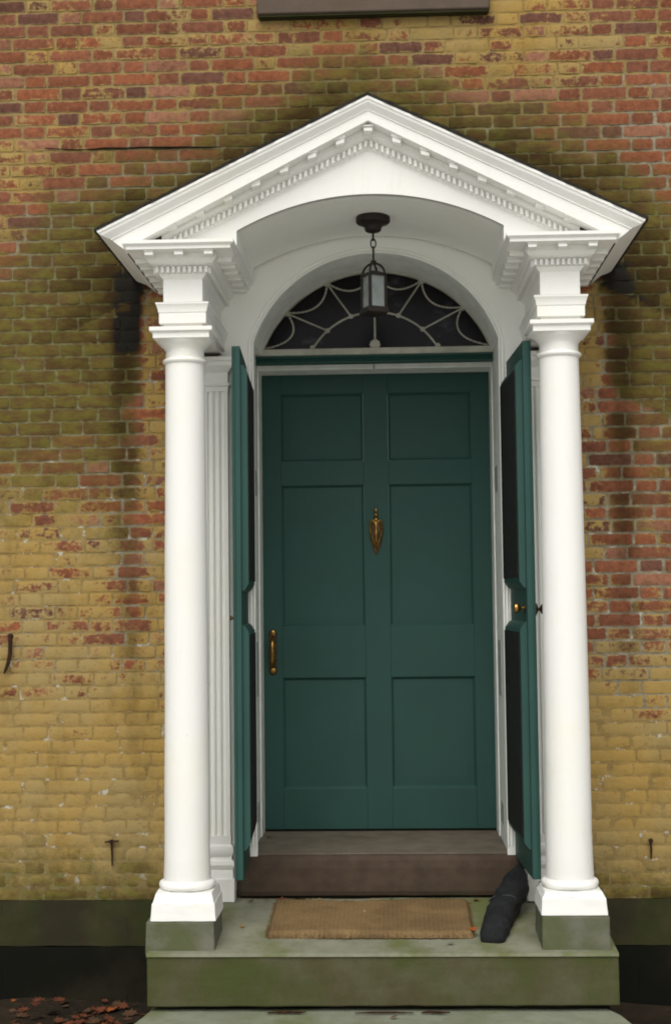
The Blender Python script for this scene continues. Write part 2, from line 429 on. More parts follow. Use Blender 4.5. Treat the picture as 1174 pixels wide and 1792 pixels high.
# ------------------------------------------------------------------ the brick wall
wall = thing('brick_wall', (0, .2, gz), 'weathered red brick house wall with flaking ochre paint and green moss around the porch', 'wall')
XW = 4.2; ZT = 5.0; ZB = .045
def wall_bricks():
    CH = .0638; J = .0105
    z0 = 3.680-57*CH
    verts = []; faces = []; tint = []; rn = []; ed = []
    k = 0; z = z0
    while z < ZT:
        if z+CH > ZB+.02:
            per = .207+.100+2*J; x = -XW-per*random.random()*.08+(per/2 if k % 2 else 0)-per; kind = 0
            while x < XW:
                L = (.207 if kind == 0 else .100)+random.uniform(-.006, .006); kind = 1-kind
                xa, xb = x, x+L; x += L+J*random.uniform(.75, 1.3)
                if xa < -XW or xb > XW: continue
                xm = (xa+xb)/2
                if abs(xm) < .74 and z < 3.30: continue
                za = z+random.uniform(-.0018, .0018); zb = z+CH-J+random.uniform(-.0018, .0018)
                if za < ZB: za = ZB+.002
                yf = .0045-float(np.interp(paint_f(np.array([xm]), np.array([z]))[0], [.4, 1.0], [.0050, .0024]))+random.uniform(-.0012, .0012)
                nx = 12 if L > .15 else 6; nz = 4; zm = (za+zb)/2; H = zb-za
                tilt = random.uniform(-.0025, .0025); wp = [random.uniform(0, 6.28) for _ in range(4)]; cr = [random.uniform(.0, .0045) for _ in range(4)]
                b0 = len(verts); eu = .013/L; us = [0, eu]+[eu+(1-2*eu)*i/(nx-2) for i in range(1, nx-2)]+[1-eu, 1]; vs_ = [0, .20, .5, .80, 1]
                for j, v_ in enumerate(vs_):
                    for i, u_ in enumerate(us):
                        px = xa+L*u_; pz = za+H*v_; e = 0
                        if i in (0, nx): px += .0012*math.sin(9*v_+wp[0])+random.uniform(-.0008,.0008); e = 1
                        if j in (0, nz): pz += .0010*math.sin(17*px/L+wp[1+(j > 0)])+random.uniform(-.0008,.0008); e = 1
                        if i in (0, nx) and j in (0, nz): q = cr[(i > 0)*2+(j > 0)]; px += q if i == 0 else -q; pz += (q if j == 0 else -q)*.6
                        ed.append(float(e)); verts.append((px, (yf+.0022 if e else yf+random.uniform(-.0005,.0005))+tilt*(px-xm)/L, pz))
                w_ = nx+1
                for j in range(nz):
                    for i in range(nx): faces.append((b0+j*w_+i, b0+j*w_+i+1, b0+(j+1)*w_+i+1, b0+(j+1)*w_+i))
                loop = list(range(nx+1))+[j*w_+nx for j in range(1, nz+1)]+[nz*w_+i for i in range(nx-1, -1, -1)]+[j*w_ for j in range(nz-1, 0, -1)]
                n0 = len(verts)
                for q in loop: verts.append((verts[b0+q][0], .013, verts[b0+q][2])); ed.append(1.0)
                for k2 in range(len(loop)):
                    k3 = (k2+1) % len(loop); faces.append((b0+loop[k2], n0+k2, n0+k3, b0+loop[k3]))
                n = len(verts)-b0
                h = random.random(); v = random.uniform(.82, 1.14)
                t = np.array((.245,.086,.040))*(1-h)+np.array((.185,.076,.044))*h
                if random.random() < .12: t = np.array((.135,.062,.042))
                if random.random() < .10: t = np.array((.27,.125,.075))
                tint += [tuple(t*v)]*n; rn += [random.random()]*n
        z += CH; k += 1
    b = MB(); b.v = verts; b.f = faces
    o = b.build('brickwork', M['brick'], wall, sharp=28); me = o.data
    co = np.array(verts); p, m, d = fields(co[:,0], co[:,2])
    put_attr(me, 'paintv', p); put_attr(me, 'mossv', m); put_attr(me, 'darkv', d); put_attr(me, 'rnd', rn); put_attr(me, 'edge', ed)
    a = me.attributes.new('tint', 'FLOAT_COLOR', 'POINT'); a.data.foreach_set('color', np.c_[np.array(tint), np.ones(len(tint))].astype(np.float32).ravel())
wall_bricks()
def wall_mortar():
    st = .03; b = MB(); idx = {}
    xs = np.arange(-XW, XW+.001, st); zs = np.arange(ZB, ZT, st)
    inside = lambda x, z: abs(x) < .705 and z < 3.26
    vs = []; fs = []
    def vid(i, j):
        if (i, j) not in idx:
            idx[(i, j)] = len(vs); vs.append((xs[i], .0045+.0012*rng.standard_normal(), zs[j]))
        return idx[(i, j)]
    for j in range(len(zs)-1):
        for i in range(len(xs)-1):
            if inside(xs[i]+st/2, zs[j]+st/2): continue
            fs.append((vid(i,j), vid(i+1,j), vid(i+1,j+1), vid(i,j+1)))
    b.v = vs; b.f = fs; o = b.build('mortar', M['mortar'], wall, sharp=180); me = o.data
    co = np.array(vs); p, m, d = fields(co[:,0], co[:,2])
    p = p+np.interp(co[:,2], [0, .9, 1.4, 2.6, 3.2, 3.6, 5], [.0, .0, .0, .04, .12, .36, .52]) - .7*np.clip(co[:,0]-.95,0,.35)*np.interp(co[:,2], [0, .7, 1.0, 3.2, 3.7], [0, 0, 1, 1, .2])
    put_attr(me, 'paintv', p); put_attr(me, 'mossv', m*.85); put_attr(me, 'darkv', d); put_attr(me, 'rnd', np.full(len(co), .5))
wall_mortar()
core = MB(); core.box(-XW, -.72, .022, .45, gz-.2, ZT); core.box(.72, XW, .022, .45, gz-.2, ZT); core.box(-.72, .72, .022, .45, 3.27, ZT)
core.build('wall_core', M['base_dark'], wall)
def crack():
    pts = [(-1.60,3.692),(-1.5,3.684),(-1.4,3.681),(-1.3,3.684),(-1.2,3.683),(-1.12,3.687),(-1.0,3.681),(-.9,3.682),(-.8,3.676),(-.73,3.677)]
    b = MB(); b.tube([(x, -.0035, z-.002+random.uniform(-.002,.002)) for x, z in pts], [.0015,.003,.0025,.0045,.004,.0035,.005,.004,.004,.0015], 6)
    b.build('crack', M['base_dark'], wall)
crack()
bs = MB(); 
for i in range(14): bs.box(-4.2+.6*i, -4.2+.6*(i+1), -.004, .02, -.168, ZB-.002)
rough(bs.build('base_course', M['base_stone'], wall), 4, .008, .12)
bs = MB()
for i in range(14): bs.box(-4.2+.6*i, -4.2+.6*(i+1), -.002, .02, gz-.15, -.172)
rough(bs.build('footing_course', M['base_dark'], wall), 4, .010, .12)

# stone sill of the window above
ws = thing('window_sill', (.02, -.03, 4.30), 'plain brown stone window sill high on the wall at the top edge of the photo', 'window sill')
b = MB(); b.box(-.545, .588, -.058, .02, 4.312, 4.455); b.build('sill_slab', M['sill_stone'], ws, bevel=.008)
b = MB(); b.box(-.535, .578, -.048, .02, 4.302, 4.3115); b.build('drip_edge', M['base_stone'], ws)

# ------------------------------------------------------------------ stoop
stoop = thing('stone_landing', (0, -.82, 0), 'wide mossy green stone landing with a grey block at each end', 'steps')
Lz = lambda y: .075*(y+.825)
def rect_soft(x0, x1, y0, y1, zf, zb):
    return None
b = MB()
N = 40
def landing():
    b = MB(); nx, ny = 60, 24; vs = []; fs = []
    for j in range(ny+1):
        for i in range(nx+1):
            y = -.825+.85*j/ny; x = -.965+1.948*i/nx
            if j == 0: y = -.838
            if j == 1: y = -.834
            vs.append((x, y, -.016 if j == 0 else -.003 if j == 1 else Lz(y)+.0025*math.sin(6*x+3*y)+.0015*math.sin(15*x-11*y)-(.006 if j == 0 else 0)))
    for j in range(ny):
        for i in range(nx): fs.append((j*(nx+1)+i, j*(nx+1)+i+1, (j+1)*(nx+1)+i+1, (j+1)*(nx+1)+i))
    b.add(vs, fs); b.build('landing_top', M['landing'], stoop, sharp=60)
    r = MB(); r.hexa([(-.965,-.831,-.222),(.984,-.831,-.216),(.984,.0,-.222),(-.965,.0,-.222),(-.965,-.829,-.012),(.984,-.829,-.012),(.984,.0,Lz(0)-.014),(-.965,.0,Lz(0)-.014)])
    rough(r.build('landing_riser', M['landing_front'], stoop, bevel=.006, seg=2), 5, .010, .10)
    r = MB(); r.box(-.93, .95, -.78, .0, gz-.05, -.2225); r.build('understone', M['base_dark'], stoop)
landing()
for sx, z1, z0, xc, hw in ((-1, .119, -.012, -.830, .146), (1, .138, .002, .8165, .142)):
    b = MB(); b.hexa([(xc-hw,-.800,z0-.01),(xc+hw,-.800,z0-.01),(xc+hw,-.515,z0),(xc-hw,-.515,z0),(xc-hw+.003,-.797,z1),(xc+hw-.003,-.797,z1),(xc+hw-.003,-.52,z1),(xc-hw+.003,-.52,z1)])
    rough(b.build('pedestal_block', M['block'], stoop, bevel=.007, seg=2), 4, .005, .06)
low = thing('lower_step', (0, -1.1, gz), 'pale lower stone step at the bottom edge of the photo below the landing', 'step')
b = MB(); b.prism_z([(-.955,-.74),(-.957,-.80),(-1.06,-1.30),(-1.02,-1.36),(1.02,-1.36),(1.07,-1.30),(.985,-.86),(.945,-.775),(.93,-.74)], -.40, -.243)
rough(b.build('step_slab', M['lower'], low, bevel=.012, seg=3), 4, .006, .08)
b = MB(); b.box(-.9, .9, -1.28, -.79, gz-.1, -.4005); b.build('step_footing', M['base_dark'], low)

# sill of the front door
sl = thing('door_sill', (0, .2, .05), 'thick dark brown stone door step under the green front door', 'door step')
def door_sill():
    prof = [(-.060,.075),(-.068,.095),(-.070,.14),(-.070,.205),(-.064,.238),(-.048,.256),(-.02,.262)]
    b = MB(); rings = []
    for x, s in ((-.672,.015),(-.660,.004),(-.2,0),(.2,0),(.640,.0),(.668,.012),(.684,.04)):
        rings.append([(x, y+s, z-s*.4) for y, z in prof]+[(x, .10, .262-s*.4), (x, .10, .075)])
    b.loft(rings, True, True); rough(b.build('sill_nosing', M['brownstone'], sl, sharp=50), 3, .005, .05)
    t = MB(); t.box(-.612, .612, -.03, .70, .2, .2665); t.build('sill_top', M['brownstone_top'], sl, bevel=.003)
    u = MB(); u.box(-.66, .66, -.04, .1, .03, .0745); u.build('sill_shadow_gap', M['base_dark'], sl)  # near-black strip standing in for the shadow gap under the sill
door_sill()

# ------------------------------------------------------------------ portico
por = thing('door_portico', (0, -.4, .06), 'white classical door portico with two round columns, a dentilled pediment and a vaulted ceiling', 'portico')
XC, YC = .8125, -.66

def make_column(s, zlow):
    x = XC*s+(-.004 if s < 0 else -.001); c = (x, YC, 0)
    prof = [(.0985,.272)]
    for i in range(25):
        t = i/24; z = .285+(2.492-.285)*t
        r = .0975-.0125*t**1.45
        prof.append((r if i else .1005, z))
    b = MB(); b.lathe([(.104,.262),(.102,.270)]+prof, c, seg=56)
    col = wobble(b.build('column', M['white'], por, sharp=50), .005, .22)
    b = MB(); b.lathe([(.095,.236),(.112,.236),(.1185,.243),(.1205,.252),(.118,.262),(.110,.268),(.1015,.270)], c, seg=56)
    wobble(b.build('torus', M['white'], col, sharp=50), .006, .07)
    b = MB(); h = .136; z0 = zlow; 
    ring = lambda q, z: [(x-q, YC-q, z), (x+q, YC-q, z), (x+q, YC+q, z), (x-q, YC+q, z)]
    b.loft([ring(h+.002, z0+.001), ring(h-.001, z0+.03), ring(h-.004, z0+.072), ring(h-.007, z0+.074), ring(.118, .2345)])
    rough(b.build('plinth', M['white'], col, bevel=.004), 4, .005, .07)
    b = MB(); b.lathe([(.084,2.490),(.0915,2.494),(.0965,2.501),(.0965,2.506),(.0905,2.513),(.0835,2.516),(.0835,2.548),(.087,2.556),(.101,2.572),(.118,2.586),(.1185,2.590)], c, seg=56)
    b.build('capital', M['white'], col, sharp=50)
    b = MB(); b.loft([ring(.1225,2.590), ring(.1225,2.612), ring(.126,2.616), ring(.1355,2.620), ring(.1355,2.638), ring(.09,2.6385)])
    b.build('abacus', M['white'], col, bevel=.002)
make_column(-1, .1195); make_column(1, .1385)

HB = .085; YF = YC-HB        # half width of the frieze, its front
def u_ring(s, o, z, inner=None):
    x = XC*s; oo = o
    return [(x-HB-oo, .012, z), (x-HB-oo, YF-o, z), (x+HB+oo, YF-o, z), (x+HB+oo, .012, z)]
def u_loft(b, s, prof):
    b.loft([u_ring(s, o, z) for o, z in prof], False)
    base = len(b.v)
    b.add(u_ring(s, *prof[0]), [(3,2,1,0)]); b.add(u_ring(s, *prof[-1]), [(0,1,2,3)])
def along(s, step, o0, o1, half, z0, z1, b=None, cap=None):
    """little blocks round the three free sides of one entablature; yields one MB per block, or fills b"""
    x = XC*s; out = []
    def blk(p):
        t = b if b is not None else MB(); p(t)
        if b is None: out.append(t)
    return blk, out
def make_entablature(s):
    x = XC*s
    b = MB(); u_loft(b, s, [(.0,2.6395),(.0,2.656),(.0165,2.658),(.0165,2.702),(.020,2.706),(.021,2.716),(.028,2.738),(.030,2.740),(.030,2.747),(-.001,2.752),(-.001,2.754)])
    e = b.build('entablature', M['white'], por, sharp=30)
    b = MB(); u_loft(b, s, [(.0,2.7545),(.0,2.853),(.006,2.858),(.012,2.866),(.020,2.872),(.016,2.873),(.016,2.902),(.030,2.904),(.044,2.908),(.056,2.918),(.062,2.928),(.066,2.930),(.066,2.953)])
    b.build('frieze', M['white'], e, sharp=30)
    b = MB(); u_loft(b, s, [(.06,2.9535),(.138,2.9535),(.138,2.966),(.143,2.969),(.146,2.972),(.152,2.976),(.152,2.990)])
    b.build('corona', M['white'], e, sharp=30)
    d = MB(); st = .0236; hw = .0062
    n = int((2*(HB+.036)-.012)/st)
    for i in range(n+1):
        xx = x-(n*st)/2+i*st
        d.box(xx-hw, xx+hw, YF-.039, YF-.0155, 2.876, 2.901)
    yy = YF-.01
    while yy < -.02:
        for q in (-1, 1):
            xa = x+q*(HB+.0155); xb = x+q*(HB+.039)
            d.box(min(xa,xb), max(xa,xb), yy-hw, yy+hw, 2.876, 2.901)
        yy += st
    d.build('dentil_course', M['white'], e)
    def modillion(x0, x1, y0, y1):
        m = MB(); m.box(x0, x1, y0, y1, 2.931, 2.9462); m.box(x0-.004, x1+.004, y0-.004, y1, 2.9465, 2.953)
        return m
    mw = .019
    for dx in (-.127, 0, .127):
        modillion(x+dx-mw, x+dx+mw, YF-.126, YF-.0655).build('modillion', M['white'], e, bevel=.002)
    for k in range(6):
        yy = YF+.035+k*.122
        for q in (-1, 1):
            xa = x+q*(HB+.0655); xb = x+q*(HB+.126)
            modillion(min(xa,xb), max(xa,xb), yy-mw, yy+mw).build('modillion', M['white'], e, bevel=.002)
make_entablature(-1); make_entablature(1)

# raking cornices
RAKE = [(.000,-.905,1.156),(.012,-.905,1.150),(.016,-.900,1.146),(.026,-.897,1.135),(.040,-.884,1.115),(.048,-.876,1.102),(.052,-.876,1.098),(.0535,-.870,1.096),(.096,-.870,1.046),(.0985,-.862,1.046),(.0985,-.802,1.046)]
def make_rake(s):
    f = lambda d, y, x: (s*x, y, APZ-d-x*SLOPE)
    g = lambda d, y, x: (s*x, y, APZ-d-.03*x*(d/.098)**2-x*SLOPE)
    b = MB()
    b.loft([[g(d,y,0) for d,y,_ in RAKE], [g(d,y,xe) for d,y,xe in RAKE]], False)
    # the moulding returns along the eave to the wall
    b.loft([[g(d,y,xe) for d,y,xe in RAKE[:-2]], [g(d,.012,xe) for d,y,xe in RAKE[:-2]]], False)
    r = b.build('raking_cornice', M['white'], por, sharp=25)
    xb = .895
    prof = [(.0986,-.800),(.133,-.800),(.137,-.796),(.146,-.786),(.150,-.782),(.152,-.7715),(.183,-.7715),(.186,-.769),(.190,-.7665)]
    b = MB(); b.loft([[f(d,y,0) for d,y in prof], [f(d,y,xb) for d,y in prof]], False)
    b.build('bed_moulding', M['white'], r, sharp=25)
    d_ = MB(); st = .0236; hw = .0061; x = st/2
    while x < .85:
        p = []
        for zz in (.181, .1545):
            p += [(s*(x-hw),-.7950,APZ-zz-(x-hw)*SLOPE),(s*(x+hw),-.7950,APZ-zz-(x+hw)*SLOPE),(s*(x+hw),-.7710,APZ-zz-(x+hw)*SLOPE),(s*(x-hw),-.7710,APZ-zz-(x-hw)*SLOPE)]
        d_.hexa(p); x += st
    d_.build('dentil_course', M['white'], r)
    for k in range(0 if s < 0 else 1, 8):
        x = .1205*k; m = MB()
        for dd0, dd1, hw, yf in ((.112,.132,.0185,-.852), (.0992,.1118,.0225,-.857)):
            p = []
            for dd in (dd1, dd0):
                zz = lambda xx: APZ-dd-abs(xx)*SLOPE*(.55 if dd == dd1 else 1)-(abs(x)*SLOPE*.45 if dd == dd1 else 0)
                p += [(s*x-hw,yf,zz(x-hw*s if k else hw)),(s*x+hw,yf,zz(x+hw*s if k else hw)),(s*x+hw,-.8005,zz(x+hw*s if k else hw)),(s*x-hw,-.8005,zz(x-hw*s if k else hw))]
            m.hexa(p)
        m.build('modillion', M['white'], r, bevel=.002)
make_rake(-1); make_rake(1)

VR, VZ = 1.181, 2.024
vault_z = lambda x: VZ+math.sqrt(VR*VR-x*x)
def tympanum():
    n = 48; b = MB(); fr = []; bk = []
    xs = [-.895, -.72, -.5753]+[-.575+1.15*i/n for i in range(n+1)]+[.5753, .72, .895]
    for y, L in ((-.766, fr), (-.735, bk)):
        for x in xs:
            top = APZ-.1885-abs(x)*SLOPE
            bot = vault_z(x) if abs(x) <= .5751 else 2.9855
            L.append(((x, y, min(bot, top-.0005)), (x, y, top)))
    N = len(xs)
    for L in (fr, bk):
        for k in range(N-1):
            b.add([L[k][0], L[k+1][0], L[k+1][1], L[k][1]], [(0,1,2,3)])
    for k in range(N-1):
        b.add([fr[k][0], fr[k+1][0], bk[k+1][0], bk[k][0]], [(0,1,2,3)])
    return b.build('tympanum', M['white'], por, sharp=30)
tympanum()
def vault():
    n = 48; b = MB(); ra = []; rb = []
    xs = [-.575+1.15*i/n for i in range(n+1)]
    A = [(-.574, 2.985)]+[(x, vault_z(x)) for x in xs]+[(.574, 2.985)]
    b.loft([[(x,-.764,z) for x,z in A], [(x,-.06,z) for x,z in A]], False)
    B = [(x*1.02, z+.03) for x, z in A]
    b.loft([[(x,-.734,z) for x,z in B], [(x,-.05,z) for x,z in B]], False)
    b.build('vaulted_ceiling', M['white_inner'], por, sharp=60)
vault()
# fillets hiding the joint between vault and side entablatures
ACX = .012
AR, AZ, AH = .6165, 2.5055, .586         # arch over the fanlight: radius, centre height, half width
arch_z = lambda x: AZ+math.sqrt(max(0, AR*AR-(x-ACX)**2))
def arch_panel():
    b = MB(); n = 56; xs = [ACX-AH*math.cos(PI*i/n) for i in range(n+1)]
    L = []
    for y in (-.045, -.012):
        row = []
        for x in xs: row.append(((x, y, arch_z(x)), (x, y, vault_z(min(abs(x), .574))+.01)))
        L.append(row)
    for row in L:
        for k in range(n): b.add([row[k][0], row[k+1][0], row[k+1][1], row[k][1]], [(0,1,2,3)])
    for s in (-1, 1):
        x0, x1 = sorted((ACX+s*AH, s*.745))
        b.box(x0, x1, -.045, -.012, .10, 3.05)
    b.build('arch_wall', M['white_inner'], por, sharp=40)
    # reveal of the arch, going in to the fanlight
    r = MB(); A = [(x, arch_z(x)) for x in xs]
    r.loft([[(x,-.045,z) for x,z in A], [(x,.40,z) for x,z in A]], False)
    B = [(x*1.04, z+.03) for x, z in A]
    r.loft([[(x,-.013,z) for x,z in B], [(x,.40,z) for x,z in B]], False)
    r.build('arch_reveal', M['jamb'], por, sharp=60)
    # moulded edge of the arch
    q = MB()
    for (dr, rad, yy) in ((.006,.0055,-.047), (.024,.004,-.046)):
        pts = []
        for i in range(61):
            a = math.asin(min(1, AH/AR)); t = -a+2*a*i/60
            pts.append((ACX+(AR+dr)*math.sin(t), yy, AZ+(AR+dr)*math.cos(t)))
        pts = [(pts[0][0], yy, .3)]+pts+[(pts[-1][0], yy, .3)]
        q.tube(pts, rad, 8)
    q.build('archivolt', M['white_inner'], por, sharp=60)
arch_panel()
def make_pilaster(s):
    x = XC*s; hw = .1175; y0, y1 = -.100, -.0445
    # fluted shaft: cross-section along x, kept as one outline
    def outline(inset=0):
        pts = []; nf = 7; fwid = (2*hw-.03)/nf; x0 = x-hw+.015
        pts.append((x-hw, y1)); pts.append((x-hw, y0)); 
        for k in range(nf):
            a = x0+k*fwid
            pts.append((a+.004, y0))
            for q in range(1, 6):
                t = PI*q/6; pts.append((a+fwid/2-math.cos(t)*(fwid/2-.004), y0+.010*math.sin(t)))
            pts.append((a+fwid-.004, y0))
        pts += [(x+hw, y0), (x+hw, y1)]; return pts
    b = MB(); b.prism_z(outline(), .36, 2.455)
    p = b.build('pilaster', M['white_inner'], por, sharp=50)
    ring = lambda o, z: [(x-hw-o, y1, z), (x-hw-o, y0-o, z), (x+hw+o, y0-o, z), (x+hw+o, y1, z)]
    c = MB(); c.loft([ring(o, z) for o, z in ((.001,2.4555),(.001,2.478),(.008,2.482),(.010,2.488),(.008,2.494),(.001,2.497),(.001,2.545),(.010,2.556),(.026,2.575),(.028,2.578),(.028,2.596),(.036,2.600),(.036,2.618))])
    c.add(ring(.036,2.618), [(0,1,2,3)]); c.build('pilaster_capital', M['white_inner'], p, sharp=30)
    c = MB(); c.loft([ring(o, z) for o, z in ((.012,.165),(.012,.20),(.010,.205),(.016,.215),(.020,.228),(.016,.245),(.006,.250),(.004,.262),(.008,.268),(.012,.278),(.016,.295),(.010,.315),(.002,.320),(.002,.3595))])
    c.build('pilaster_base', M['white'], p, sharp=30)
    c = MB(); c.box(x-hw-.016, x+hw+.020, y0-.022, y1, Lz(-.1)+.003, .1645); c.build('pilaster_plinth', M['white'], p, bevel=.003)
make_pilaster(-1); make_pilaster(1)
def roof():
    for s in (-1, 1):
        b = MB(); n = 60; top = []; bot = []
        f = lambda x, y, d: (s*x, y, APZ+d-x*SLOPE)
        fr = []
        for i in range(n+1):
            x = 1.166*i/n; j = random.uniform(-.004, .004); t = random.uniform(-.002, .004)
            fr.append([f(x,-.909+j,.0012), f(x,-.911+j,.012+t), f(x,.014,.016), f(x,.014,.0012)])
        b.loft(fr, True, True)
        b.build('roof_slope', M['roof'], por, sharp=30)
    # moss and grit lodged where the roof meets the bricks
    b = MB()
    for s in (-1, 1):
        pts = [(s*1.15*i/40, -.006, APZ+.016-1.15*i/40*SLOPE+random.uniform(-.004,.006)) for i in range(41)]
        b.tube(pts, [.009+random.uniform(-.003,.006) for _ in pts], 6)
    b.build('roof_flashing', M['roof'], por)
roof()
for s in (-1, 1):
    b = MB(); b.prism([(s*.88,2.992),(s*1.03,2.992),(s*.88,3.06)] if s > 0 else [(-1.03,2.992),(-.88,2.992),(-.88,3.06)], -.76, -.75)
    b.build('gable_infill', M['bare_wood'], por)

# ------------------------------------------------------------------ door frame, transom, fanlight
fr = thing('door_frame', (0, .3, .27), 'narrow white painted door frame with a green transom bar, set deep in the wall', 'door frame')
for s in (-1, 1):
    b = MB(); x0, x1 = sorted((s*.6005, s*.68)); b.box(x0, x1, -.011, .42, .267, 2.70)
    j = b.build('jamb', M['jamb'], fr, bevel=.002)
    b = MB(); x0, x1 = sorted((s*.594, s*.68)); b.box(x0, x1, .4205, .592, .267, 2.66); b.build('door_stop', M['jamb'], fr, bevel=.003)
    for za, zb in ((1.985, 2.11), (.98, 1.25), (.36, .46)):
        b = MB(); x0, x1 = sorted((s*.5985, s*.6004)); b.box(x0, x1, .16, .33, za, zb); b.build('hinge_plate', M['hinge'], j)
b = MB(); b.loft([[(-.60,y,z),(.60,y,z)] for y,z in ((.345,2.652),(.326,2.654),(.322,2.662),(.334,2.667),(.338,2.676),(.322,2.686),(.318,2.694),(.42,2.694),(.42,2.662),(.345,2.652))], False)
b.build('transom_bar', M['green'], fr, sharp=30)
b = MB(); b.box(-.6, .6, .425, .592, 2.638, 2.70); b.build('head_stop', M['jamb'], fr, bevel=.003)
b = MB(); b.box(-.006, .002, .420, .4247, 2.634, 2.67); b.build('stop_catch', M['hinge'], fr)
for x0, x1 in ((-.72, ACX-AH-.0006), (ACX+AH+.0006, .72)):
    b = MB(); b.box(x0, x1, -.0115, .42, 2.7005, 2.9); b.build('spring_block', M['jamb'], fr)

fan = thing('fanlight', (0, .33, 2.70), 'arched fanlight window with dark glass and pale swagged tracery above the front door', 'fanlight')
GR, GZ, GH = .609, 2.503, .566
g_z = lambda x, dr=0: GZ+math.sqrt(max(0,(GR+dr)**2-x*x))
def fanlight():
    n = 56
    b = MB(); b.prism([(-.6,2.70)]+[(-.598*math.cos(PI*i/n), GZ+math.sqrt(max(.001,.64**2-(.598*math.cos(PI*i/n))**2))) for i in range(n+1)]+[(.6,2.70)], .352, .358)
    b.build('glass_pane', M['glass'], fan, sharp=40)
    # frame ring (stepped)
    fr_ = MB()
    for (d0, d1, y0, y1) in ((.014,.060,.318,.351), (.004,.020,.335,.3515)):
        ri = []; 
        for i in range(n+1):
            a0 = math.acos(max(-1, min(1, (2.728-GZ)/(GR+d0)))); t = -a0+2*a0*i/n
            s_, c_ = math.sin(t), math.cos(t)
            ri.append([(ACX+(GR+d0)*s_,y0,GZ+(GR+d0)*c_),(ACX+(GR+d1)*s_,y0,GZ+(GR+d1)*c_),(ACX+(GR+d1)*s_,y1,GZ+(GR+d1)*c_),(ACX+(GR+d0)*s_,y1,GZ+(GR+d0)*c_)])
        fr_.loft(ri, True, True)
    fr_.build('arched_frame', M['sash'], fan, sharp=40)
    b = MB(); b.box(-.598, .598, .312, .3515, 2.6945, 2.728); b.build('bottom_rail', M['sash'], fan, bevel=.004)
    T = .345
    # inner arch
    IR, IZ = .362, 2.553; x0 = .006
    a0 = math.acos((2.728-IZ)/IR)
    b = MB(); b.tube([(x0+IR*math.sin(-a0+2*a0*i/40), T, IZ+IR*math.cos(-a0+2*a0*i/40)) for i in range(41)], .0055, 8); b.build('inner_arch', M['sash'], fan)
    hub = (x0, 2.742)
    star = [-.552, -.442, -.234, .006, .246, .454, .574]
    pts = [(q, min(g_z(q-ACX, .008), 3.125) if abs(q) < .5 else 2.737) for q in star]
    inn = {1: -.234, 2: -.114, 4: .126, 5: .248}
    for k, xi in inn.items():
        zi = IZ+math.sqrt(IR*IR-(xi-x0)**2); p = pts[k]
        b = MB(); b.tube([(xi, T, zi), (p[0], T, p[1]-.004)], .0045, 8); b.build('ray', M['sash'], fan)
        b = MB(); b.lathe([(.001,-.006),(.012,-.006),(.013,0),(.009,.005),(.001,.006)], (xi, T-.002, zi), 'y', 12); b.build('rosette', M['sash'], fan)
    b = MB(); b.tube([(x0, T, hub[1]), (x0, T, IZ+IR)], .0055, 8); b.tube([(x0, T, IZ+IR), (x0, T, pts[3][1])], .0055, 8); b.build('ray', M['sash'], fan)
    for k, p in enumerate(pts):
        if k in (0, 6): continue
        b = MB(); prof = []
        for i in range(16):
            r = .019 if i % 2 == 0 else .011; a = 2*PI*i/16
            prof.append((p[0]+r*math.cos(a), p[1]-.004+r*math.sin(a)))
        b.prism(prof, T-.012, T+.004); b.build('rosette', M['sash'], fan)
    for k in range(6):
        a, c = Vector(pts[k]), Vector(pts[k+1]); mid = (a+c)/2; dirn = (Vector((hub[0], 2.66))-mid).normalized()
        q = mid+dirn*(.135 if k not in (0,5) else .17)
        P = []
        for i in range(31):
            t = i/30; P.append((1-t)**2*a+2*t*(1-t)*q+t*t*c)
        b = MB(); b.tube([(p.x, T, p.y) for p in P], [.0034+.0022*(i % 2) for i in range(31)], 8); b.build('swag', M['sash'], fan)
    b = MB(); hp = []
    for i in range(20):
        r = .030 if i % 2 == 0 else .025; a = 2*PI*i/20; hp.append((hub[0]+r*math.cos(a), hub[1]+.004+r*math.sin(a)))
    b.prism(hp, T-.016, T+.002); b.build('hub', M['sash'], fan, bevel=.004)
    for sx in (-.311, .323):
        b = MB(); b.lathe([(.001,-.008),(.013,-.006),(.014,0),(.009,.005),(.001,.006)], (sx, T-.003, 2.737), 'y', 12); b.build('rosette', M['sash'], fan)
fanlight()

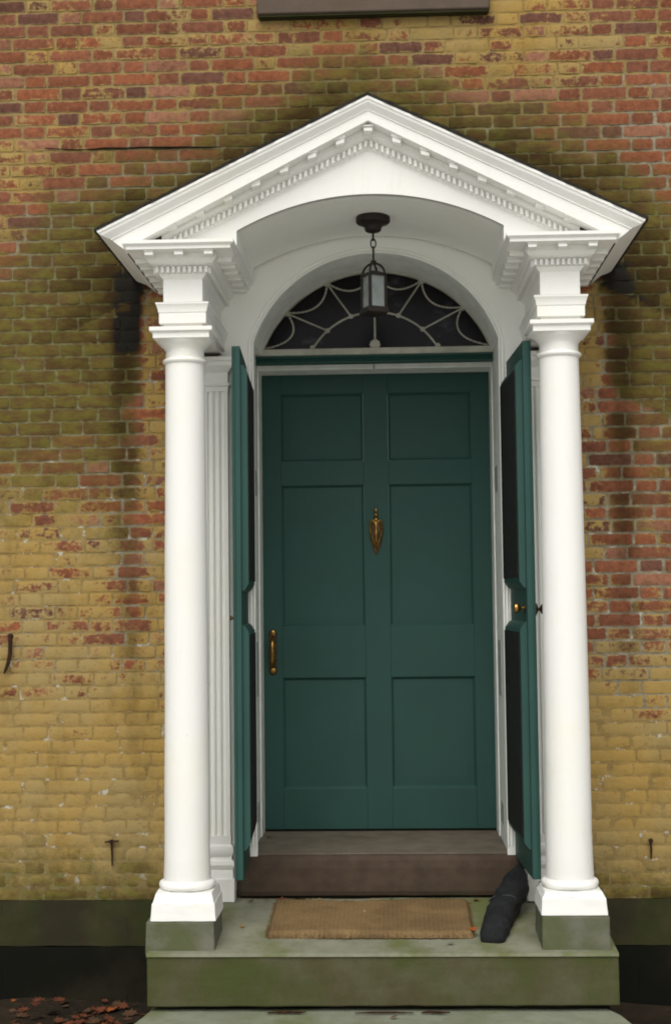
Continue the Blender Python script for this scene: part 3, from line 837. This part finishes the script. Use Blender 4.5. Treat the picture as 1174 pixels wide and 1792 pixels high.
# ------------------------------------------------------------------ the front door
door = thing('front_door', (0, .62, .27), 'dark teal green six panel front door with brass knocker, closed', 'door')
YD = .600
def front_door():
    zb, zt = .278, 2.72; xe = .632
    xi0, xi1 = .065, .497
    rows = [(.485, 1.055), (1.320, 2.056), (2.182, 2.537)]
    b = MB(); d = .045
    b.box(-xe, -xi1, YD, YD+d, zb, zt); b.box(xi1, xe, YD, YD+d, zb, zt); b.box(-xi0, xi0, YD, YD+d, zb, zt)
    zz = [zb]+[q for r in rows for q in r]+[zt]
    for k in range(0, 8, 2):
        for s in (-1, 1):
            x0, x1 = sorted((s*xi0, s*xi1)); b.box(x0, x1, YD+.0002, YD+d, zz[k], zz[k+1])
    b.build('stiles_and_rails', M['green'], door, bevel=.0015)
    for r in rows:
        for s in (-1, 1):
            x0, x1 = sorted((s*xi0, s*xi1)); z0, z1 = r; m = MB()
            rg = lambda q, y: [(x0+q,y,z0+q),(x1-q,y,z0+q),(x1-q,y,z1-q),(x0+q,y,z1-q)]
            m.loft([rg(.0003, YD+.004), rg(.004, YD+.0075), rg(.010, YD+.016), rg(.012, YD+.018), rg(.045, YD+.016), rg(.05, YD+.0155)], True, False)
            m.add(rg(.05, YD+.0155), [(0,1,2,3)])
            m.build('panel', M['green'], door, sharp=20)
    t = MB(); t.box(-xe, xe, YD+.004, YD+.03, .2675, .2775); t.build('threshold_gap', M['base_dark'], door)
    # knocker
    kx = -.003
    pl = []
    for (hw_, z) in ((.004,1.690),(.014,1.712),(.026,1.745),(.033,1.79),(.036,1.83),(.034,1.862),(.022,1.874),(.010,1.880)): pl.append((hw_, z))
    poly = [(kx+h, z) for h, z in pl]+[(kx-h, z) for h, z in pl[::-1]]
    m = MB(); m.prism(poly, YD-.006, YD-.0002); kn = m.build('knocker', M['brass_dark'], door, bevel=.002)
    m = MB(); m.lathe([(.001,1.934),(.006,1.930),(.009,1.921),(.007,1.912),(.004,1.908),(.010,1.900),(.011,1.894),(.006,1.886),(.013,1.876),(.015,1.868),(.006,1.862)][::-1], (kx, YD-.012, 0), 'z', 16); m.build('finial', M['brass'], kn)
    m = MB(); U = [(kx-.024, YD-.014, 1.868)]+[(kx-.031*math.cos(PI*i/16)*(1 if i not in (0,16) else 1), YD-.020, 1.772-.045*math.sin(PI*i/16)+.06*abs(math.cos(PI*i/16))) for i in range(17)]+[(kx+.024, YD-.014, 1.868)]
    m.tube(U, .0055, 8); m.build('striker_bow', M['brass'], kn)
    m = MB(); m.prism([(kx-.026,1.872),(kx-.006,1.845),(kx-.0055,1.76),(kx,1.742),(kx+.0055,1.76),(kx+.006,1.845),(kx+.026,1.872)], YD-.016, YD-.0065); m.build('centre_drop', M['brass'], kn, bevel=.003)
    # pull handle
    hx = -.547; m = MB()
    poly = []
    for i in range(13): a = PI*i/12; poly.append((hx+.021*math.cos(a), 1.284+.022*math.sin(a)))
    poly += [(hx-.021,1.268),(hx-.016,1.255),(hx-.020,1.235),(hx-.021,1.14),(hx-.016,1.122),(hx-.021,1.108)]
    for i in range(13): a = PI+PI*i/12; poly.append((hx+.021*math.cos(a), 1.094+.022*math.sin(a)))
    poly += [(hx+.021,1.108),(hx+.016,1.122),(hx+.021,1.14),(hx+.020,1.235),(hx+.016,1.255),(hx+.021,1.268)]
    m.prism(poly, YD-.005, YD-.0002); ha = m.build('pull_handle', M['brass_dark'], door, bevel=.0015)
    m = MB(); m.tube([(hx,YD-.006,1.262),(hx,YD-.026,1.255),(hx,YD-.040,1.235),(hx,YD-.043,1.19),(hx,YD-.040,1.145),(hx,YD-.026,1.122),(hx,YD-.006,1.115)], [.007,.007,.008,.010,.008,.007,.007], 10); m.build('grip', M['brass'], ha)
    for zc in (1.288, 1.092):
        m = MB(); m.lathe([(.016,-.0005),(.014,-.006),(.006,-.009),(.001,-.0095)], (hx, YD-.005, zc), 'y', 16); m.build('boss', M['brass'], ha)
front_door()

# ------------------------------------------------------------------ the two outer (storm) doors, folded back square to the wall
def storm_door(s, label, xf, xh):
    """xf / xh: x of the inner face at the free edge and at the hinge"""
    yf, yh = -.600, -.047
    root = thing('storm_door', (xh, yh, .26), label, 'storm door', 'open green storm doors')
    z0, z1 = .250, 2.583; th = .037
    xin = lambda y: xf+(xh-xf)*(y-yf)/(yh-yf)
    b = MB(); b.hexa([(xin(yf),yf,z0),(xin(yf)+s*th,yf,z0),(xin(yh)+s*th,yh,z0),(xin(yh),yh,z0),(xin(yf),yf,z1),(xin(yf)+s*th,yf,z1),(xin(yh)+s*th,yh,z1),(xin(yh),yh,z1)])
    b.build('leaf', M['green'], root, bevel=.003)
    # raised moulded framing on the inner side: stays clear of the lock rail
    for (za, zb_) in ((.372, 1.352), (1.498, 2.505)):
        r = MB(); ya, yb = yf+.018, yh-.012; t = .030; ch = .022
        prof = [(za, 0), (za+.006, .012), (za+ch, t*.75), (za+ch+.012, t), (zb_-ch-.012, t), (zb_-ch, t*.75), (zb_-.006, .012), (zb_, 0)]
        e = .0003
        r.loft([[(xin(ya)-s*(q+e), ya, z) for z, q in prof], [(xin(yb)-s*(q+e), yb, z) for z, q in prof]], False)
        for y in (ya, yb):
            r.add([(xin(y)-s*(q+e), y, z) for z, q in prof], [tuple(range(len(prof)))])
        fr_ = r.build('raised_frame', M['green'], root, sharp=40)
        p = MB(); ya2, yb2 = ya+.012, yb-.004
        x1 = lambda y: xin(y)-s*(t+.0006)
        p.hexa([(x1(ya2),ya2,za+.05),(x1(ya2)-s*.004,ya2,za+.05),(x1(yb2)-s*.004,yb2,za+.05),(x1(yb2),yb2,za+.05),(x1(ya2),ya2,zb_-.045),(x1(ya2)-s*.004,ya2,zb_-.045),(x1(yb2)-s*.004,yb2,zb_-.045),(x1(yb2),yb2,zb_-.045)])
        p.build('screen_panel', M['screen'], fr_)
    # thin astragal bead along the free edge
    b = MB(); b.tube([(xin(yf)+s*th*.72, yf-.001, z0+.01), (xin(yf)+s*th*.72, yf-.001, z1-.01)], .0035, 8); b.build('edge_bead', M['green'], root)
    return root, xin
R_, xr = storm_door(1, 'right storm door, dark green and folded open, with a brass knob', .660, .634)
L_, xl = storm_door(-1, 'left storm door, dark green and folded open, without a knob', -.582, -.608)
kp = [(.006,0),(.006,.016),(.009,.022),(.020,.028),(.024,.036),(.022,.045),(.012,.050),(.001,.051)]
b = MB(); b.lathe([(r, -h) for r, h in kp], (xr(-.535)-.001, -.535, 1.412), 'x', 20); kb = b.build('inner_knob', M['brass'], R_, sharp=50)
b = MB(); b.lathe([(.022,-.0005),(.022,-.004),(.015,-.006),(.001,-.006)], (xr(-.535)-.0005, -.535, 1.412), 'x', 20); b.build('rosette', M['brass_dark'], kb)
b = MB(); b.lathe([(r*.95, h) for r, h in kp], (xr(-.555)+.038, -.555, 1.406), 'x', 20); kb = b.build('outer_knob', M['brass_dark'], R_, sharp=50)
b = MB(); b.lathe([(.030,.0005),(.029,.006),(.018,.012),(.010,.015)], (xr(-.555)+.0375, -.555, 1.406), 'x', 20); b.build('rosette', M['brass_dark'], kb)
b = MB(); b.lathe([(.007,-.0005),(.007,-.010),(.010,-.011),(.010,-.017),(.001,-.018)], (xl(-.56)-.037, -.56, 1.382), 'x', 14); b.build('bolt_end', M['brass_dark'], L_)

# ------------------------------------------------------------------ hanging lantern
lan = thing('hanging_lantern', (.017, -.40, 3.22), 'black iron lantern with milky glass panes hanging on a chain from the porch ceiling', 'lantern')
LX, LY = .011, -.40
def lantern():
    zc = vault_z(LX)-.001
    b = MB(); b.lathe([(.076,0),(.078,-.006),(.078,-.026),(.072,-.032),(.052,-.038),(.042,-.046),(.038,-.058),(.036,-.066),(.028,-.071),(.010,-.074),(.004,-.078)], (LX, LY, zc), 'z', 32)
    b.build('canopy', M['iron'], lan, sharp=50)
    z = zc-.076
    b = MB(); b.tube([(LX,LY,z+.01),(LX,LY,z-.036)], .0050, 8)
    def link(zc_, h, w_, rot):
        P = []
        for i in range(20):
            a = 2*PI*i/20; u = w_*math.cos(a); v = h*math.sin(a)
            P.append((LX+u*math.cos(rot), LY+u*math.sin(rot), zc_+v))
        return P
    b.tube(link(z-.048, .022, .0115, 0.1), .0032, 8, True)
    b.tube(link(z-.082, .020, .009, 1.4), .0034, 8, True)
    b.tube([(LX,LY,z-.096),(LX,LY,z-.125)], .0048, 8)
    b.build('chain', M['iron'], lan)
    zt = z-.128                         # top of the cage
    rot = math.radians(28)
    ca, sa = math.cos(rot), math.sin(rot)
    P = lambda u, v, zz: (LX+u*ca-v*sa, LY+u*sa+v*ca, zz)
    # crown of four bent straps and collar
    b = MB(); b.lathe([(.002,.004),(.012,.0),(.014,-.008),(.010,-.014),(.002,-.016)][::-1], (LX,LY,zt), 'z', 16)
    for k in range(4):
        a = rot+k*PI/2+PI/4; Q = []
        for i in range(9):
            t = PI/2*i/8; rr = .054*math.sin(t); Q.append((LX+rr*math.cos(a), LY+rr*math.sin(a), zt-.012-.058*(1-math.cos(t))))
        b.tube(Q, .0055, 8)
    b.build('crown', M['iron'], lan)
    h = .039; z1 = zt-.074; z0 = z1-.138
    b = MB()
    ring = lambda q, zz: [P(-q,-q,zz),P(q,-q,zz),P(q,q,zz),P(-q,q,zz)]
    b.loft([ring(h+.006, z1), ring(h+.006, z1+.008), ring(h-.004, z1+.014), ring(.020, z1+.024)])
    b.loft([ring(h+.004, z0-.004), ring(h+.010, z0-.010), ring(h+.012, z0-.030), ring(h+.002, z0-.038), ring(.016, z0-.046)])
    for su in (-1, 1):
        for sv in (-1, 1):
            c = .006; p = []
            for zz in (z0-.005, z1+.001):
                p += [P(su*h-c, sv*h-c, zz), P(su*h+c, sv*h-c, zz), P(su*h+c, sv*h+c, zz), P(su*h-c, sv*h+c, zz)]
            b.hexa(p)
    b.build('cage', M['iron'], lan, bevel=.001)
    for (u0,v0,u1,v1) in ((-1,-1,1,-1),(1,-1,1,1),(1,1,-1,1),(-1,1,-1,-1)):
        q = h-.006; nx, ny = (v1-v0)/2, -(u1-u0)/2
        pts = []
        for zz in (z0-.004, z1):
            for (u, v, o) in ((u0*q,v0*q,0),(u1*q,v1*q,0),(u1*q,v1*q,-.002),(u0*q,v0*q,-.002)):
                pts.append(P(u+nx*(.006+o), v+ny*(.006+o), zz))
        g = MB(); g.hexa(pts); g.build('glass_pane', M['milk'], lan)
lantern()

# ------------------------------------------------------------------ doormat
mt = thing('doormat', (-.03, -.45, Lz(-.45)), 'worn brown coir doormat with frayed edges lying on the stone landing', 'doormat')
def doormat():
    b = MB(); nx, ny = 90, 34; vs = []; fs = []
    X0, X1, Y0, Y1 = -.478, .402, -.655, -.165
    def top(i, j):
        u, v = i/nx, j/ny
        x = X0+(X1-X0)*u; y = Y0+(Y1-Y0)*v
        e = min(u, 1-u)*(X1-X0); f = min(v, 1-v)*(Y1-Y0); m = min(e, f)
        h = .030*min(1, .35+m/.016)+random.uniform(-.002,.002)+.004*math.sin(8*x+5*y)+(.010*max(0,1-abs(x-.15)/.15)*max(0, v-.7))
        if m < .001: x += random.uniform(-.004,.004); y += random.uniform(-.004,.004)
        return (x, y, Lz(y)+h+.002)
    for j in range(ny+1):
        for i in range(nx+1): vs.append(top(i, j))
    for j in range(ny):
        for i in range(nx): fs.append((j*(nx+1)+i, j*(nx+1)+i+1, (j+1)*(nx+1)+i+1, (j+1)*(nx+1)+i))
    # skirt
    loop = [i for i in range(nx+1)]+[(j)*(nx+1)+nx for j in range(1, ny+1)]+[ny*(nx+1)+i for i in range(nx-1, -1, -1)]+[j*(nx+1) for j in range(ny-1, 0, -1)]
    n0 = len(vs)
    for q in loop:
        x, y, z = vs[q]; vs.append((x, y, Lz(y)+.003))
    for k in range(len(loop)):
        k2 = (k+1) % len(loop); fs.append((loop[k], loop[k2], n0+k2, n0+k))
    b.add(vs, fs); b.build('woven_mat', M['coir'], mt, sharp=70)
    fz = MB()
    for k in range(420):
        side = random.random()
        if side < .5: x = random.uniform(X0, X1); y = Y0 if random.random() < .75 else Y1; dx, dy = random.uniform(-.4,.4), (-1 if y == Y0 else 1)
        else: y = random.uniform(Y0, Y1); x = X0 if random.random() < .5 else X1; dx, dy = (-1 if x == X0 else 1), random.uniform(-.4,.4)
        l = random.uniform(.006, .016); z = Lz(y)+random.uniform(.006,.024)
        p = Vector((x, y, z)); q = p+Vector((dx, dy, random.uniform(-.6,.2)))*l
        fz.tube([p, q], [.0012, .0006], 4)
    tag(fz.build('frayed_fibres', M['coir'], mt), kind='stuff')
doormat()

# ------------------------------------------------------------------ dark bag lying against the step
def bag():
    root = thing('sand_bag', (.55, -.5, Lz(-.5)), 'limp black weighted bag lying on the landing between the doormat and the right column', 'bag')
    # centre line from the toe (front) up over the end of the step
    C = [((.482,-.722),.010,.042,.030),((.489,-.695),.034,.060,.044),((.508,-.60),.050,.064,.052),((.535,-.50),.070,.062,.068),((.560,-.40),.086,.066,.066),((.600,-.30),.118,.066,.072),((.635,-.22),.150,.058,.078),((.652,-.16),.165,.040,.070),((.658,-.12),.185,.022,.045)]
    b = MB(); seg = 20; rings = []
    for k, ((x, y), zc, wv, hv) in enumerate(C):
        ring = []
        a = Vector(C[min(k+1, len(C)-1)][0]) - Vector(C[max(k-1, 0)][0]); a.normalize(); nrm = Vector((a.y, -a.x))
        for i in range(seg):
            t = 2*PI*i/seg; u = wv*math.copysign(abs(math.cos(t))**.75, math.cos(t)); v = .88*hv*math.copysign(abs(math.sin(t))**.75, math.sin(t))
            wob = 1+.06*math.sin(3*t+k*1.3)
            z = max(zc+v*wob, Lz(y)+.004)
            ring.append((x+nrm.x*u*wob*.98-.012, y+nrm.y*u*wob*.98, z))
        rings.append(ring)
    b.loft(rings, True, True); o = b.build('bag_body', M['bag'], root, sharp=80)
    s = o.modifiers.new('smooth', 'SUBSURF'); s.levels = 1; s.render_levels = 3
    t = bpy.data.textures.new('creases', 'CLOUDS'); t.noise_scale = .05; t.noise_depth = 3
    d = o.modifiers.new('creases', 'DISPLACE'); d.texture = t; d.texture_coords = 'GLOBAL'; d.strength = .022; d.mid_level = .5
    # stitched seam across the top
    q = MB(); k = 4; r = rings[k]
    q.tube([Vector(p)+(Vector(p)-Vector((C[k][0][0], C[k][0][1], C[k][1]))).normalized()*.001 for p in r[1:10]], .0035, 6)
    q.build('seam', M['seam'], root)
bag()

# ------------------------------------------------------------------ iron fittings on the wall
h = thing('shutter_hook', (-1.765, -.01, 1.2), 'rusty curved iron shutter hook on the far left of the wall', 'hook')
b = MB(); b.tube([(-1.762,.004,1.300),(-1.760,-.022,1.294),(-1.757,-.026,1.262),(-1.758,-.026,1.22),(-1.766,-.026,1.175),(-1.780,-.024,1.138),(-1.789,-.018,1.122)], [.006,.009,.010,.010,.009,.007,.003], 8); b.build('hook_bar', M['rust'], h)
b = MB(); b.lathe([(.014,0),(.013,-.006),(.006,-.010),(.001,-.0105)], (-1.762,-.004,1.300), 'y', 14); b.build('hook_rose', M['rust'], h)
def spike(x, z, arm, drop, label):
    r = thing('wall_spike', (x, -.01, z), label, 'iron spike', 'rusty spikes in the lower wall')
    b = MB(); b.tube([(x,.01,z),(x,-.020,z)], [.007,.009], 10); b.lathe([(.011,0),(.011,-.005),(.001,-.007)], (x,-.019,z), 'y', 10); b.build('spike_pin', M['rust'], r)
    if arm:
        b = MB(); b.tube([(x-arm,-.010,z-.003),(x-.01,-.016,z),(x+.01,-.016,z),(x+arm,-.010,z+.002)], [.003,.005,.005,.003], 8); b.build('spike_arm', M['rust'], r)
    b = MB(); b.tube([(x,-.016,z-.006),(x+.002,-.014,z-drop*.5),(x+.001,-.010,z-drop)], [.005,.005,.003], 8); b.build('spike_shank', M['rust'], r)
spike(-1.271, .322, .034, .115, 'rusty cross shaped iron spike in the ochre wall left of the left column')
spike(1.268, .315, 0, .085, 'small rusty iron pin in the ochre wall right of the right column')

# ------------------------------------------------------------------ fallen leaves
LM = [simple('leaf_rust', (.14,.045,.022), (.085,.03,.016), 40, .7, .2), simple('leaf_orange', (.34,.10,.025), (.24,.06,.02), 40, .7, .2),
      simple('leaf_tan', (.30,.19,.07), (.20,.12,.045), 40, .7, .2), simple('leaf_brown', (.10,.052,.028), (.06,.034,.02), 40, .7, .2)]
def leaf_mesh(mat, nm):
    b = MB(); out = [(0,-.5),(.10,-.30),(.30,-.36),(.24,-.14),(.48,-.02),(.28,.08),(.34,.30),(.14,.24),(0,.52),(-.14,.24),(-.34,.30),(-.28,.08),(-.48,-.02),(-.24,-.14),(-.30,-.36),(-.10,-.30)]
    vs = [(0,0,.02)]+[(x, y, .10*x*x*2+.10*abs(y)*y+.02) for x, y in out]
    n = len(out); b.add(vs, [(0, 1+i, 1+(i+1) % n) for i in range(n)])
    me = bpy.data.meshes.new(nm); me.from_pydata(b.v, [], b.f); me.materials.append(mat)
    for p in me.polygons: p.use_smooth = True
    return me
LMESH = [leaf_mesh(m, 'leaf_blade') for m in LM]
def leaf(k, x, y, z, size, label, group=None, curl=1):
    o = bpy.data.objects.new('fallen_leaf', LMESH[k]); COL.objects.link(o)
    o.location = (x, y, z+.004); o.scale = (size, size*random.uniform(.75,1.2), size*curl)
    o.rotation_euler = (random.uniform(-.35,.35), random.uniform(-.35,.35), random.uniform(0, 6.28))
    return tag(o, label, 'leaf', group)
leaf(2, -.375, -.115, Lz(-.115)+.01, .085, 'pale tan leaf under the brown step near its left end')
leaf(0, -.46, -.105, Lz(-.105)+.005, .06, 'dark red leaf beside the pale tan one under the brown step')
leaf(1, .40, -.63, Lz(-.63)+.03, .05, 'small bright orange leaf on the right front corner of the doormat')
leaf(1, .445, -.11, Lz(-.11)+.005, .045, 'small orange leaf under the right end of the brown step')
leaf(2, -.555, .38, .272, .05, 'small tan leaf on the door step by the left door jamb')
leaf(0, -.60, -.11, Lz(-.11)+.005, .04, 'tiny dark red leaf at the left end below the brown step')
for i in range(130):
    x = -1.0-abs(random.gauss(0, .55)); y = random.uniform(-.75, -.02)
    leaf(random.choice([0,0,0,3,3,3,1]), x, y, gz+.012, random.uniform(.04,.085), 'rust brown fallen leaf on the dark ground left of the steps', 'fallen leaves on the ground left of the steps', 1.5)
for i in range(9):
    xx = random.uniform(-.62, .62)
    leaf(random.choice([0,3,2,3]), xx, random.uniform(-.10,-.075), Lz(-.09)+.004, random.uniform(.018,.034), 'small dry leaf crumb in the crack under the brown door step', 'leaf crumbs under the brown door step', 1.2)
for i in range(14):
    leaf(random.choice([3,3,0]), random.uniform(1.12,2.0), random.uniform(-.9,-.05), gz+.012, random.uniform(.035,.06), 'brown fallen leaf on the dark ground right of the steps', 'fallen leaves on the ground right of the steps', 1.4)
# twigs and grit on the lower step
def twig(pts, r, label):
    b = MB(); b.tube(pts, r, 6); o = b.build('twig', M['rust'], None); tag(o, label, 'twig')
twig([(-.46,-.87,-.234),(-.40,-.865,-.232),(-.33,-.868,-.233),(-.30,-.86,-.233)], [.003,.006,.005,.002], 'dark twig on the lower step at its left')
twig([(-.10,-.87,-.234),(-.02,-.872,-.232),(.06,-.868,-.233),(.14,-.872,-.233)], [.002,.0045,.0045,.002], 'thin brown twig in the middle of the lower step')
twig([(.17,-.872,-.233),(.20,-.868,-.231),(.25,-.872,-.232),(.29,-.866,-.233)], [.003,.006,.006,.002], 'short dark twig right of the middle one on the lower step')

leaf(3, .30, -.735, Lz(-.735)+.004, .040, 'dark brown leaf on the landing just in front of the doormat')
leaf(3, .455, -.47, Lz(-.47)+.004, .032, 'small dark leaf on the landing between the doormat and the black bag')
leaf(2, -.60, -.50, Lz(-.50)+.004, .028, 'small pale leaf on the landing between the left block and the doormat')
leaf(0, .06, -.93, -.236, .035, 'small rusty leaf lying on the lower step by the middle twig')
